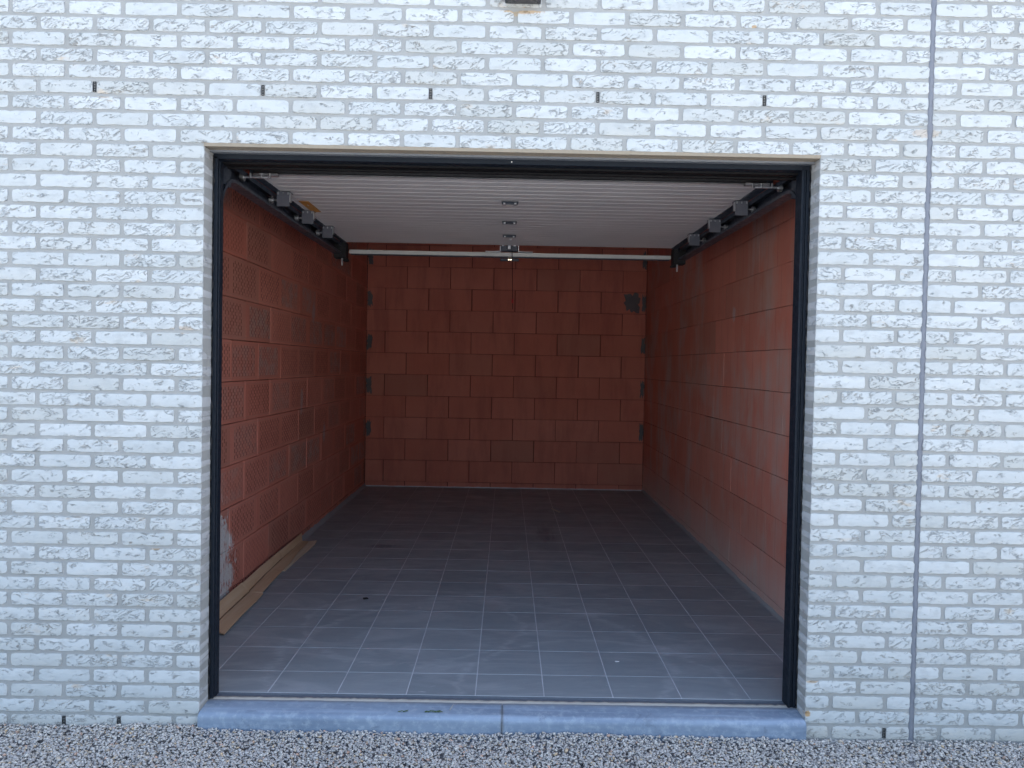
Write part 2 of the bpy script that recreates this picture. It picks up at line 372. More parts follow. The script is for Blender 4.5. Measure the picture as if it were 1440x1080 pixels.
# ------------------------------------------------------------------ ground
GZ = -.095
def bounce_pavement():  # unseen pale paving, added to bounce sunlight into the garage
    m = MT('bounce_paving'); P = m.pos(); n = m.noise(P, 30, 5); g = m.noise(P, .5, 4)
    c = m.mix(m.ramp(n, .3, .7), (.36, .37, .375), (.42, .425, .43)); c = m.mix(m.ramp(g, .45, .65, 0, .5), c, (.32, .32, .31)); m.bump(n, .3, .004)
    o = MB().box((-400, -400, GZ - .3), (400, -3.0, GZ - .004)).build('bounce_pavement', m.out(c, .95)); return tag(o, kind='structure')
def ground():
    n = 60; s = 900.
    xs = np.concatenate([[-s, -60, -15, -6], np.linspace(-3.5, 3.5, 29), [6, 15, 60, s]]); ys = np.concatenate([[-s, -60, -15, -6], np.linspace(-3, .2, 16), [6, 15, 60, s]])
    V = [(x, y, GZ - .012 + (.010 * math.sin(x * 2.3 + y) if abs(x) < 4 and abs(y) < 4 else 0)) for y in ys for x in xs]
    k = len(xs); F = [(j * k + i, j * k + i + 1, (j + 1) * k + i + 1, (j + 1) * k + i) for j in range(len(ys) - 1) for i in range(k - 1)]
    return tag(link('ground', meshof('ground', V, F), GROUND), kind='structure')
ground(); bounce_pavement()

# ------------------------------------------------------------------ white brick facade
L, J, BH, CP_ = .210, .01580, .0483, .06315        # brick length, head joint, brick height, course
PITCH = L + J
ZROW1 = 2.3000                                      # top of the first course below the opening's head
OPX, OPZ = 1.25, 2.3022
XJ0, XJ1 = OPX + 2 * PITCH - J, OPX + 2 * PITCH - J + .018   # expansion joint
ZTOP = 4.8                                          # unseen eaves, height set for the shade they cast
XMIN, XMAX, ZMAXB, DEEP = -4.6, 4.4, ZTOP - .06, .1
def row_top(r): return ZROW1 - (r - 1) * CP_
def bricks_in_row(r):
    """[(x0,x1,side)] ; side 0 house, 1 neighbour"""
    odd = r % 2
    res = []
    def run_left(edge):                       # bricks going left from an edge
        x = edge; first = True
        while x > XMIN:
            ln = L if (odd or not first) else (L - J) / 2
            res.append((x - ln, x, 0)); x -= ln + J; first = False
    def run_between(a, b, side, first_half):
        x = a; first = first_half
        while x < b - .02:
            ln = (L - J) / 2 if first else L
            x1 = min(x + ln, b)
            res.append((x, x1, side)); x = x1 + J; first = False
    run_left(-OPX)
    if r >= 1: run_between(OPX, XJ0, 0, not odd)
    else:
        # courses above the head run on with the same bond
        x = -OPX + J
        if not odd:
            res.pop(0)                         # replace the closing half by a full brick bridging the corner
            xe = -OPX - (L - J) / 2 - J
            x = xe + J
        while x < XJ0 - .02:
            x1 = min(x + L, XJ0)
            res.append((x, x1, 0)); x = x1 + J
    run_between(XJ1, XMAX, 1, not odd)
    return res

def brick_mesh(ln, seed, nx=7, nz=4):
    """one hand-moulded brick: uneven arrises, dented face; origin at centre of its face, body towards +y"""
    rs = np.random.default_rng(seed); h = BH + .0058; ln = ln + .003
    xs = np.linspace(-ln / 2, ln / 2, nx + 1); zs = np.linspace(-h / 2, h / 2, nz + 1)
    ph = rs.uniform(0, 6.3, 8)
    def wob(t, k): return .0010 * math.sin(t * 37 + ph[k]) + .0009 * math.sin(t * 83 + ph[k + 1]) + rs.normal(0, .0009)
    V = []; idx = {}
    for i, x in enumerate(xs):
        for j, z in enumerate(zs):
            edge_x = i in (0, nx); edge_z = j in (0, nz)
            X, Z = x, z; Y = rs.normal(0, .0006)
            if edge_z: Z = z - math.copysign(.0015 + abs(wob(x, 0 if z > 0 else 4)), z); Y = .0012 + abs(rs.normal(0, .0008))
            if edge_x: X = x - math.copysign(.0016 + abs(wob(z, 2)), x); Y = .0012 + abs(rs.normal(0, .0008))
            if edge_x and edge_z:
                c = rs.uniform(.001, .0045); X -= math.copysign(c, x); Z -= math.copysign(c * .7, z); Y = .0025
            idx[i, j] = len(V); V.append((X, Y, Z))
    F = [(idx[i, j], idx[i + 1, j], idx[i + 1, j + 1], idx[i, j + 1]) for i in range(nx) for j in range(nz)]
    per = [(i, 0) for i in range(nx + 1)] + [(nx, j) for j in range(1, nz + 1)] + [(i, nz) for i in range(nx - 1, -1, -1)] + [(0, j) for j in range(nz - 1, 0, -1)]
    ring = [idx[p] for p in per]
    def ringat(y, e):
        out = []
        for i, j in per:
            a = V[idx[i, j]]
            sx = -1 if i == 0 else (1 if i == nx else 0); sz = -1 if j == 0 else (1 if j == nz else 0)
            out.append(len(V)); V.append((a[0] + sx * e, y, a[2] + sz * e))
        return out
    r1 = ringat(.006, .0013); r2 = ringat(DEEP - .002, .001)
    k = len(ring)
    for A, B in ((ring, r1), (r1, r2)):
        F += [(A[(i + 1) % k], A[i], B[i], B[(i + 1) % k]) for i in range(k)]
    F.append(tuple(r2))
    me = meshof('brick', V, F, True); me.set_sharp_from_angle(angle=rad(38))
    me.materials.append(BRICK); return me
_bm = {}
def brick_variant(ln, k):
    key = (round(ln, 3), k)
    if key not in _bm: _bm[key] = brick_mesh(ln, int(key[0] * 1000) * 31 + k, max(4, round(ln / .021)))
    return _bm[key]

house = tag(empty('brick_house', (0, .1, GZ)), 'white brick house wall with creased bricks around the open garage doorway', 'house', kind='thing')
neigh = tag(empty('brick_wall', (2.9, .1, GZ)), 'white brick wall strip beyond the grey vertical expansion joint', 'wall', kind='thing')
cand = []
for r in range(-60, 40):
    zt = row_top(r); zc = zt - BH / 2
    if zc > ZMAXB or zc < -.16: continue
    for x0, x1, side in bricks_in_row(r):
        if x1 - x0 < .02: continue
        u, v = proj(np.array([(x0, 0, zt), (x1, 0, zt - BH)])); 
        uu = np.clip(u, 0, 1440); vv = np.clip(v, 0, 1040)
        cand.append((abs(uu[1] - uu[0]) * abs(vv[1] - vv[0]), x0, x1, zc, side))
def join_bricks(items, name, parent):
    Vs = []; Fs = []; Rn = []; n = 0
    for a, x0, x1, zc, side in items:
        me = brick_variant(x1 - x0, random.randrange(6))
        V = np.empty(len(me.vertices) * 3); me.vertices.foreach_get('co', V); V = V.reshape(-1, 3)
        V = V + ((x0 + x1) / 2, random.uniform(-.0012, .0012), zc); Vs.append(V)
        Fs += [tuple(i + n for i in p.vertices) for p in me.polygons]; Rn.append(np.full(len(V), random.random())); n += len(V)
    me = bpy.data.meshes.new(name); me.from_pydata(np.concatenate(Vs).tolist(), [], Fs)
    me.polygons.foreach_set('use_smooth', [True] * len(me.polygons)); me.set_sharp_from_angle(angle=rad(38))
    at = me.attributes.new('rnd', 'FLOAT', 'POINT'); at.data.foreach_set('value', np.concatenate(Rn))
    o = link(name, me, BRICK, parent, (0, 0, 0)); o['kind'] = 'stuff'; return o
for side, par in ((0, house), (1, neigh)):
    lst = sorted([c for c in cand if c[4] == side], key=lambda c: -c[0])
    single = [c for c in lst[:298] if c[0] > 30]; rest = lst[len(single):]
    for a, x0, x1, zc, s_ in single:
        o = link('brick', brick_variant(x1 - x0, random.randrange(9)), None, par, ((x0 + x1) / 2, random.uniform(-.0012, .0012), zc))
        o.rotation_euler = (random.gauss(0, .004), random.gauss(0, .0022), random.gauss(0, .002))
    join_bricks(rest, 'brickwork', par)
# mortar bed between and behind the bricks
RM = .0045
zt_, zb_ = ZTOP, -.30
m_ = MB(); m_.box((XMIN, RM, zb_), (-OPX - .0008, DEEP, zt_)); m_.box((OPX + .0008, RM, zb_), (XJ0, DEEP, zt_)); m_.box((-OPX - .0008, RM, OPZ + .012), (OPX + .0008, DEEP, zt_))
m_.box((-OPX - .0012, .004, zb_), (OPX + .0012, .09, -.085))
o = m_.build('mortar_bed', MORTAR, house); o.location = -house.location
m_ = MB().box((XJ1, RM, zb_), (XMAX, DEEP, zt_)); o = m_.build('mortar_bed', MORTAR, neigh); o.location = -neigh.location
# soffit of the head: sanded render, then the zinc angle
m_ = MB().box((-OPX - .003, .0025, OPZ - .002), (OPX + .003, .056, OPZ + .012)); o = m_.build('head_soffit', SAND, house); o.location = -house.location
m_ = MB().box((-OPX - .003, .0565, OPZ - .006), (OPX + .003, .0995, OPZ + .012)); m_.box((-OPX, .058, OPZ - .0095), (OPX, .066, OPZ - .006))
o = m_.build('lintel_angle', LINTEL, house); o.location = -house.location
# expansion joint: sealant with slightly wandering edges
V = []; F = []; nz = 70
for i in range(nz + 1):
    z = -.14 + (6.1 + .14) * i / nz if i % 1 == 0 else 0
    wv = .0012 * math.sin(i * 1.7) + random.gauss(0, .0007)
    zz = -.14 + (3.2 + .14) * i / (nz - 1) if i < nz else ZTOP - .05
    V += [(XJ0 - .002 + wv, .0035, zz), ((XJ0 + XJ1) / 2 + wv, .0055, zz), (XJ1 + .002 + wv + random.gauss(0, .0006), .0035, zz), (XJ0 - .003, .05, zz), (XJ1 + .003, .05, zz)]
for i in range(nz):
    a = i * 5; b = a + 5
    F += [(a, a + 1, b + 1, b), (a + 1, a + 2, b + 2, b + 1), (a + 3, a, b, b + 3), (a + 2, a + 4, b + 4, b + 2)]
o = link('expansion_joint', meshof('expansion_joint', V, F, True), SEAL, house, (0, 0, 0))
# weep vents in the open head joints
def vent_mesh():
    b = MB(); wv, hv = .0108, .042
    b.box((-wv / 2, -.001, -hv / 2), (-wv / 2 + .0016, .02, hv / 2)); b.box((wv / 2 - .0016, -.001, -hv / 2), (wv / 2, .02, hv / 2))
    for k in range(7): z = -hv / 2 + k * hv / 6.4; b.box((-wv / 2, .000, z), (wv / 2, .018, z + .0022))
    b.box((-wv / 2, .012, -hv / 2), (wv / 2, .02, hv / 2))
    return meshof('weep_vent', b.V, b.F)
vm = vent_mesh(); vm.materials.append(RUBBER)
zvent = row_top(-3) - BH / 2
for k in (-2, 1, 4, 7, 10): link('weep_vent', vm, None, house, (-OPX + J / 2 + k * PITCH, .0015, zvent))
for x in (-1.825, -1.598, 1.5905): link('weep_vent', vm, None, house, (-OPX - (L - J) / 2 - J / 2 - PITCH * (2 if x < -1.7 else 1) if x < 0 else OPX + (L - J) / 2 + J * 1.5 + L, .0015, row_top(38) - BH / 2))
# unseen house shell and roof, added to block the sun from the forecourt
m_ = MB(); m_.box((XMIN, DEEP, zb_), (-1.95, .34, ZTOP)); m_.box((1.95, DEEP, zb_), (XMAX, .34, ZTOP)); m_.box((-1.95, DEEP + .002, 2.42), (1.95, .34, ZTOP))
m_.box((-1.95, DEEP + .002, zb_), (-1.345, .34, 2.42)); m_.box((1.345, DEEP + .002, zb_), (1.95, .34, 2.42))
m_.box((XMIN, .34, zb_), (XMIN + .3, 10, ZTOP)); m_.box((XMAX - .3, .34, zb_), (XMAX, 10, ZTOP)); m_.box((XMIN + .3, 9.7, zb_), (XMAX - .3, 10, ZTOP))
o = m_.build('inner_leaf', BOUNCE_PLASTER, house); o.location = -house.location
m_ = MB().box((XMIN - .05, -.05, ZTOP + .002), (XMAX + .05, 10.05, ZTOP + .25)); o = m_.build('shade_roof', SHADE_ROOF, house); o.location = -house.location

# ------------------------------------------------------------------ garage interior
XL, XR, YB, CEIL = -1.6436, 1.597, 5.8166, 2.95
ZC0, BP, BL = .0625, .2492, .5
def block_mesh(ln, h, d, axis, seed, bev=.003):
    b = MB(); hx = (ln / 2, d / 2, h / 2) if axis == 'x' else (d / 2, ln / 2, h / 2)
    b.bevbox(tuple(-a for a in hx), hx, bev)
    rs = random.Random(seed)
    V = [tuple(c + rs.gauss(0, .0006) for c in v) for v in b.V]
    me = meshof('block', V, b.F); bm = bmesh.new(); bm.from_mesh(me); bmesh.ops.recalc_face_normals(bm, faces=bm.faces[:]); bm.to_mesh(me); bm.free(); return me
_blk = {}
def block_var(ln, h, axis, mat):
    k = (round(ln, 3), round(h, 3), axis, mat.name, random.randrange(3))
    if k not in _blk:
        _blk[k] = block_mesh(ln, h, .10, axis, len(_blk) * 7 + k[4], .0014 if mat is BLK[1] else .003); _blk[k].materials.append(mat)
    return _blk[k]
def block_wall(root, axis, a0, a1, face, inward, shift_even, shift_odd, mat, gv, gh):
    """courses of clay blocks; a0..a1 along the wall, face = coordinate of the visible face"""
    rows = [(-.02, ZC0)] + [(ZC0 + i * BP, ZC0 + (i + 1) * BP) for i in range(12)]
    for ri, (z0, z1) in enumerate(rows):
        z1 = min(z1, CEIL - .002)
        s = shift_even if ri % 2 else shift_odd
        cuts = [a0] + [c for c in [s + BL * k for k in range(-30, 40)] if a0 + .04 < c < a1 - .04] + [a1]
        for p, q in zip(cuts[:-1], cuts[1:]):
            g = gv * random.uniform(.6, 1.5); ln = q - p - g; h = z1 - z0 - gh * random.uniform(.7, 1.3)
            ln = round(ln * 500) / 500; h = round(h * 1000) / 1000
            d = random.gauss(0, .0012); c = (p + q) / 2; z = (z0 + z1) / 2
            cn = face - inward * (.05 + d) if True else 0
            loc = (c, cn, z) if axis == 'x' else (cn, c, z)
            o = link('block', block_var(ln, h, axis, mat), None, root, loc)
            if random.random() < .5: o.rotation_euler = (0, 0, math.pi)
wl = tag(empty('block_wall', (XL, 3, 0)), 'red clay block side wall with perforated faces, white smear and cardboard at its foot', 'wall', kind='thing')
wr = tag(empty('block_wall', (XR, 3, 0)), 'red clay block side wall with smooth dusty faces and no perforations', 'wall', kind='thing')
wb = tag(empty('block_wall', (0, YB, 0)), 'dark red clay block end wall facing the doorway with black staggered joints', 'wall', kind='thing')
block_wall(wl, 'y', .345, YB, XL, 1, .18, .43, BLK[0], .0035, .0030)
block_wall(wr, 'y', .345, YB, XR, -1, .31, .06, BLK[1], .0014, .0030)
block_wall(wb, 'x', XL, XR, YB, -1, -1.43, -1.18, BLK[2], .0070, .0034)
def part(root, name, mat, *boxes):
    b = MB()
    for a, c in boxes: b.box(a, c)
    o = b.build(name, mat, root); o.location = -root.location; return o
part(wl, 'wall_core', CORE, ((XL - .28, .342, -.2), (XL - .012, YB + .3, CEIL - .001)))
part(wr, 'wall_core', CORE, ((XR + .012, .342, -.2), (XR + .28, YB + .3, CEIL - .001)))
part(wb, 'wall_core', CORE, ((XL - .011, YB + .014, -.2), (XR + .011, YB + .3, CEIL - .001)))
def blob_patch(root, x0, x1, z0, z1, seed):
    """smeared mortar with a ragged rim on the end wall"""
    rs = random.Random(seed); n = 28; V = [((x0 + x1) / 2, YB - .013, (z0 + z1) / 2)]
    for k in range(n):
        a = 2 * math.pi * k / n; c, s = math.cos(a), math.sin(a); m = max(abs(c), abs(s)); q = rs.uniform(.6, 1.08)
        V.append(((x0 + x1) / 2 + c / m * (x1 - x0) / 2 * q, YB - .008, (z0 + z1) / 2 + s / m * (z1 - z0) / 2 * q))
    n0 = len(V)
    for k in range(n): v = V[1 + k]; V.append((v[0], YB + .006, v[2]))
    F = [(0, 1 + (k + 1) % n, 1 + k) for k in range(n)] + [(1 + k, 1 + (k + 1) % n, n0 + (k + 1) % n, n0 + k) for k in range(n)]
    o = link('mortar_patch', meshof('mortar_patch', V, F), PATCH, root); o.location = -root.location; return o
def rowz(i): return ZC0 + (i - 1) * BP
for k, i in enumerate((2, 4, 6, 8, 10)):
    blob_patch(wb, XR - .055, XR - .004, rowz(i + 1) + .02, rowz(i + 2) - .02, k)
    blob_patch(wb, XL + .004, XL + .07, rowz(i + 1) + .02, rowz(i + 2) - .03, k + 9)
blob_patch(wb, 1.335, XR - .07, 2.07, 2.30, 33)
# floor
floor = tag(link('garage_floor', meshof('garage_floor', *(lambda b: (b.V, b.F))(MB().box((XL + .004, .168, -.25), (XR - .004, YB + .005, -.0011)))), GROUT), kind='structure')
tiles_x = [XL + .021] + [-.42197 + .3 * k for k in range(-3, 7)] + [XR - .015]
tiles_x = [x for x in tiles_x]
tiles_y = [.1667] + [.40022 + .3 * k for k in range(0, 18)] + [YB - .006]
_tm = {}
for i in range(len(tiles_x) - 1):
    for j in range(len(tiles_y) - 1):
        x0, x1, y0, y1 = tiles_x[i] + .0021, tiles_x[i + 1] - .0021, tiles_y[j] + .0021, tiles_y[j + 1] - .0021
        if y1 - y0 < .02: continue
        key = (round(x1 - x0, 3), round(y1 - y0, 3))
        if key not in _tm:
            b = MB().bevbox((-key[0] / 2, -key[1] / 2, -.009), (key[0] / 2, key[1] / 2, 0), .0009); _tm[key] = meshof('tile', b.V, b.F); _tm[key].materials.append(TILE)
        o = link('tile', _tm[key], None, floor, ((x0 + x1) / 2, (y0 + y1) / 2, random.gauss(0, .0001)))
        o.rotation_euler = (random.gauss(0, .0005), random.gauss(0, .0005), 0)
# mortar fillets along the foot of the walls
def fillet(name, pts, mat):
    V = []; F = []
    for (a, b, c, d) in pts: V += [a, b, c, d]
    for i in range(len(pts) - 1):
        k = i * 4
        for j in range(3): F.append((k + j, k + j + 1, k + 4 + j + 1, k + 4 + j))
    o = link(name, meshof(name, V, F, True), mat, floor); return o
pl = []; pr = []
for i in range(90):
    y = .35 + (YB - .36) * i / 89; e = random.gauss(0, .003); e2 = random.gauss(0, .004)
    pl.append(((XL + .0005, y, .030 + e), (XL + .007, y, .022 + e2), (XL + .020, y, .006), (XL + .034 + e, y, .0006)))
    pr.append(((XR - .0005, y, .020 + e2), (XR - .005, y, .013 + e), (XR - .011, y, .004), (XR - .022 + e, y, .0006)))
fillet('mortar_fillet', pl, FILL); fillet('mortar_fillet', pr, FILL)
pb = []
for i in range(60):
    x = XL + .01 + (XR - XL - .02) * i / 59; e = random.gauss(0, .0015)
    pb.append(((x, YB - .001, .011 + e), (x, YB - .004, .008 + e), (x, YB - .006, .003), (x, YB - .010 + e, .0006)))
fillet('mortar_fillet', pb, GROUT)
# threshold strips behind the sill
b = MB().box((-1.245, .1355, -.2), (1.245, .1645, -.007)); b.box((-1.245, .160, -.2), (1.245, .1655, -.0015)); b.build('threshold_strip', plain('worn_zinc', (.15, .17, .20), .55, .3, .9, 50), floor)
V = []; F = []; n = 160
for i in range(n + 1):
    x = -1.247 + 2.494 * i / n; a, c = random.gauss(0, .0018), random.gauss(0, .0022)
    V += [(x, .1005 + abs(a), -.012), (x, .108 + a, -.0065 + a * .5), (x, .118, -.0035 + c * .7), (x, .131 + c, -.0045), (x, .1352, -.014)]
for i in range(n):
    k = i * 5
    for j in range(4): F.append((k + j, k + j + 1, k + 5 + j + 1, k + 5 + j))
link('mortar_bed', meshof('mortar_bed', V, F, True), BED, floor)
tag(MB().box((XL - .3, .341, CEIL), (XR + .3, YB + .3, CEIL + .2)).build('ceiling', BOUNCE_PLASTER), kind='structure')

# ------------------------------------------------------------------ blue stone sill, two lengths
def sill(x0, x1, label):
    prof = [(.0998, -.30), (.0998, -.0035), (.05, -.0060), (.006, -.0090), (-.006, -.0110), (-.0140, -.0150), (-.0190, -.0205), (-.0215, -.0275), (-.022, -.036), (-.0215, -.30)]
    b = MB(); segs = 24; n = len(prof)
    V = []; F = []
    for i in range(segs + 1):
        x = x0 + (x1 - x0) * i / segs
        for (y, z) in prof: V.append((x, y + (random.gauss(0, .0003) if y < .02 else 0), z + (random.gauss(0, .0003) if z > -.1 else 0)))
    for i in range(segs):
        for j in range(n): F.append((i * n + j, i * n + (j + 1) % n, (i + 1) * n + (j + 1) % n, (i + 1) * n + j))
    F += [tuple(range(n)), tuple(segs * n + j for j in range(n))[::-1]]
    b.add(V, F); o = b.build('door_sill', STONE, None, True); return tag(o, label, 'sill', 'blue stone door sills', kind='thing')
sill(-1.2485, -.0050, 'blue stone door sill length with green sprigs lying on it')
sill(-.0030, 1.2485, 'bare blue stone door sill length without sprigs')
def blades(pts, label, mat, name, cat):
    b = MB()
    for p in pts: b.tube(p, [.0016] + [.0011] * (len(p) - 2) + [.0005], 5)
    return tag(b.build(name, mat), label, cat)
def sprig(x, y, ln, n, label):
    rs = random.Random(int(x * 1000)); P = []
    for k in range(n):
        x0 = x + rs.uniform(0, ln * .8); a = rs.uniform(-.5, .5); l = rs.uniform(.012, .026)
        z = -.0055; P.append([(x0, y + rs.uniform(-.004, .004), z), (x0 + math.cos(a) * l * .5, y + math.sin(a) * l * .5, z + rs.uniform(.003, .007)), (x0 + math.cos(a) * l, y + math.sin(a) * l, z + rs.uniform(.0005, .004))])
    P.append([(x, y, -.005), (x + ln * .5, y + .004, -.003), (x + ln, y + .002, -.004)])
    return blades(P, label, GRASS, 'grass_sprig', 'grass')
sprig(-.435, .012, .03, 4, 'tiny short green sprig on the blue stone sill')
sprig(-.325, .014, .075, 12, 'longer green sprig with many blades on the blue stone sill')
blades([[(-.222, .030, -.004), (-.214, .045, .004), (-.208, .062, .008)]], 'thin pale twig standing beside the longer green sprig', TWIG, 'twig', 'twig')

# ------------------------------------------------------------------ door frame
fr = MB().bevbox((-1.2485, .1002, 2.276), (1.2485, .150, 2.40), .002).build('door_frame', ANTH, house); fr.location = -house.location
fr['label'] = 'dark anthracite steel frame lining the doorway'
def fpart(name, b, mat, smooth=False): return b.build(name, mat, fr, smooth)
b = MB().bevbox((-1.2485, .1002, -.002), (-1.2325, .165, 2.285), .0015); b.bevbox((-1.245, .118, -.002), (-1.2290, .160, 2.27), .0015); fpart('jamb', b, ANTH)
b = MB().bevbox((1.2145, .1002, -.004), (1.2255, .170, 2.285), .0015); b.bevbox((1.2265, .1062, -.004), (1.2350, .170, 2.285), .0015); b.bevbox((1.236, .1012, -.004), (1.2485, .170, 2.285), .0015); fpart('jamb', b, ANTH)
b = MB().box((-1.23, .1505, 2.2685), (1.23, .205, 2.41)); b.box((-1.23, .2055, 2.262), (1.23, .222, 2.41)); fpart('header_lip', b, DUSTY)
b = MB().tube([(-1.2, .2285, 2.272), (0, .2285, 2.2735), (1.2, .2285, 2.272)], .0075, 8); fpart('header_gasket', b, RUBBER, True)
b = MB().box((-.008, .0975, 2.2835), (-.003, .1008, 2.2885)); fpart('header_clip', b, CHIP)
def ragged(x, sgn, name):
    V = []; F = []; n = 220
    for i in range(n + 1):
        z = -.002 + 2.29 * i / n; e = max(.0005, .0035 + .0025 * math.sin(i * .9 + sgn) + random.gauss(0, .0016))
        V += [(x - sgn * e * 0, .0992, z), (x + sgn * e, .0950 + random.uniform(0, .002), z), (x + sgn * .001, .0905 + random.uniform(-.002, .002), z)]
    for i in range(n): k = i * 3; F += [(k, k + 1, k + 4, k + 3), (k + 1, k + 2, k + 5, k + 4)]
    return V, F
for x, sgn in ((-1.2497, 1), (1.2497, -1)):
    V, F = ragged(x, sgn, 'jamb_seal'); o = link('jamb_seal', meshof('jamb_seal', V, F), RUBBER, fr); o.location = (0, 0, 0)

# ------------------------------------------------------------------ sectional door, pushed up under the ceiling
ZD = 2.32; DX0, DX1 = -1.218, 1.200
ys = [.526, 1.033, 1.608, 2.098, 2.563]
door = tag(empty('garage_door', (0, 1.5, ZD)), 'ribbed grey sectional garage door raised flat under the ceiling', 'garage door', kind='thing')
def dpart(name, b, mat, smooth=False): o = b.build(name, mat, door, smooth); o.location = -door.location; return o
for s in range(4):
    y0, y1 = ys[s] + .0015, ys[s + 1] - .0015; nr = 6
    prof = [(y0, ZD + .042), (y0, ZD + .003), (y0 + .003, ZD)]
    for k in range(1, nr):
        yc = y0 + (y1 - y0) * k / nr
        prof += [(yc - .0045, ZD), (yc - .001, ZD - .0018), (yc + .001, ZD - .0018), (yc + .0045, ZD)]
    prof += [(y1 - .003, ZD), (y1, ZD + .003), (y1, ZD + .042)]
    dpart('door_panel', MB().extrude(prof, DX0, DX1), DOOR)
    dpart('end_cap', MB().bevbox((DX0 - .0255, y0, ZD - .004), (DX0 + .012, y1, ZD + .04), .001), DKSTEEL)
    dpart('end_cap', MB().bevbox((DX1 - .012, y0, ZD - .0042), (DX1 + .0375, y1, ZD + .04), .001), DKSTEEL)
dpart('bottom_seal', MB().extrude([(.526, ZD + .04), (.508, ZD + .038), (.500, ZD + .018), (.506, ZD + .002), (.516, ZD - .003), (.5255, ZD + .001)], DX0, DX1), RUBBER)
dpart('seal_channel', MB().box((DX0, .5265, ZD - .0035), (DX1, .540, ZD - .0002)), GALV)
for yy in ys[1:4]:
    x = -.010
    b = MB().bevbox((x - .045, yy - .018, ZD - .010), (x + .045, yy + .018, ZD - .0045), .0015); b.tube([(x - .043, yy, ZD - .013), (x + .043, yy, ZD - .013)], .006, 8)
    h = dpart('hinge', b, DKSTEEL)
    b = MB()
    for dx in (-.03, .03): b.bevbox((x + dx - .006, yy - .026, ZD - .022), (x + dx + .006, yy + .026, ZD - .0125), .001)
    k = b.build('hinge_leaf', GALV, h)
b = MB().bevbox((-.012, 2.25, ZD - .016), (.004, 2.29, ZD - .004), .002); dpart('arm_bracket', b, GALV)
# warning sticker on the liner
V = [(-1.1667, 1.1171), (-1.114, 1.1122), (-1.1227, 1.4059), (-1.1795, 1.4115)]
V = [(-1.170, 1.113), (-1.116, 1.113), (-1.116, 1.408), (-1.170, 1.408)]
dpart('sticker', MB().extrude(V, ZD - .0062, ZD - .0052, 2), ORANGE)
dpart('sticker_mark', MB().box((-1.146, 1.20, ZD - .0068), (-1.141, 1.235, ZD - .0063)), CHIP)
# roller carriers along both edges
for sx, xe, yl in ((-1, -1.185, (.88, 1.37, 1.87)), (1, 1.196, (.88, 1.39, 1.89))):
    for yy in yl:
        b = MB().bevbox((xe - .034, yy - .003, ZD - .082), (xe + .034, yy, ZD - .006), .001); b.bevbox((xe - .034, yy, ZD - .008), (xe + .034, yy + .06, ZD - .0045), .001)
        pl_ = dpart('roller_plate', b, PLATE)
        b = MB()
        for dx in (-.026, .0, .026): b.bevbox((xe + dx - .004, yy - .006, ZD - .022), (xe + dx + .004, yy - .0032, ZD - .010), .001)
        b.bevbox((xe - sx * .036 - .003, yy - .008, ZD - .06), (xe - sx * .036 + .003, yy + .02, ZD - .012), .001); b.build('plate_rivets', GALV, pl_)
        b = MB().tube([(xe + sx * .034, yy + .01, ZD - .048), (xe + sx * .066, yy + .01, ZD - .048)], .0045, 8); b.tube([(xe + sx * .058, yy + .01, ZD - .048), (xe + sx * .074, yy + .01, ZD - .048)], .019, 12); dpart('roller', b, GALV, True)
# bottom-corner roller arms in the curve
for sx, xe in ((-1, -1.19), (1, 1.185)):
    b = MB().bevbox((xe - .095 if sx > 0 else xe - .02, .47, ZD - .022), (xe + .02 if sx > 0 else xe + .095, .505, ZD - .010), .002)
    b.tube([(xe - sx * .05, .482, ZD - .028), (xe + sx * .085, .482, ZD - .028)], .006, 8); b.tube([(xe + sx * .062, .482, ZD - .028), (xe + sx * .078, .482, ZD - .028)], .021, 12)
    for k in (-.06, -.02, .03): b.tube([(xe + sx * k, .47, ZD - .034), (xe + sx * k, .47, ZD - .012)], .005, 6)
    dpart('corner_bracket', b, GALV)

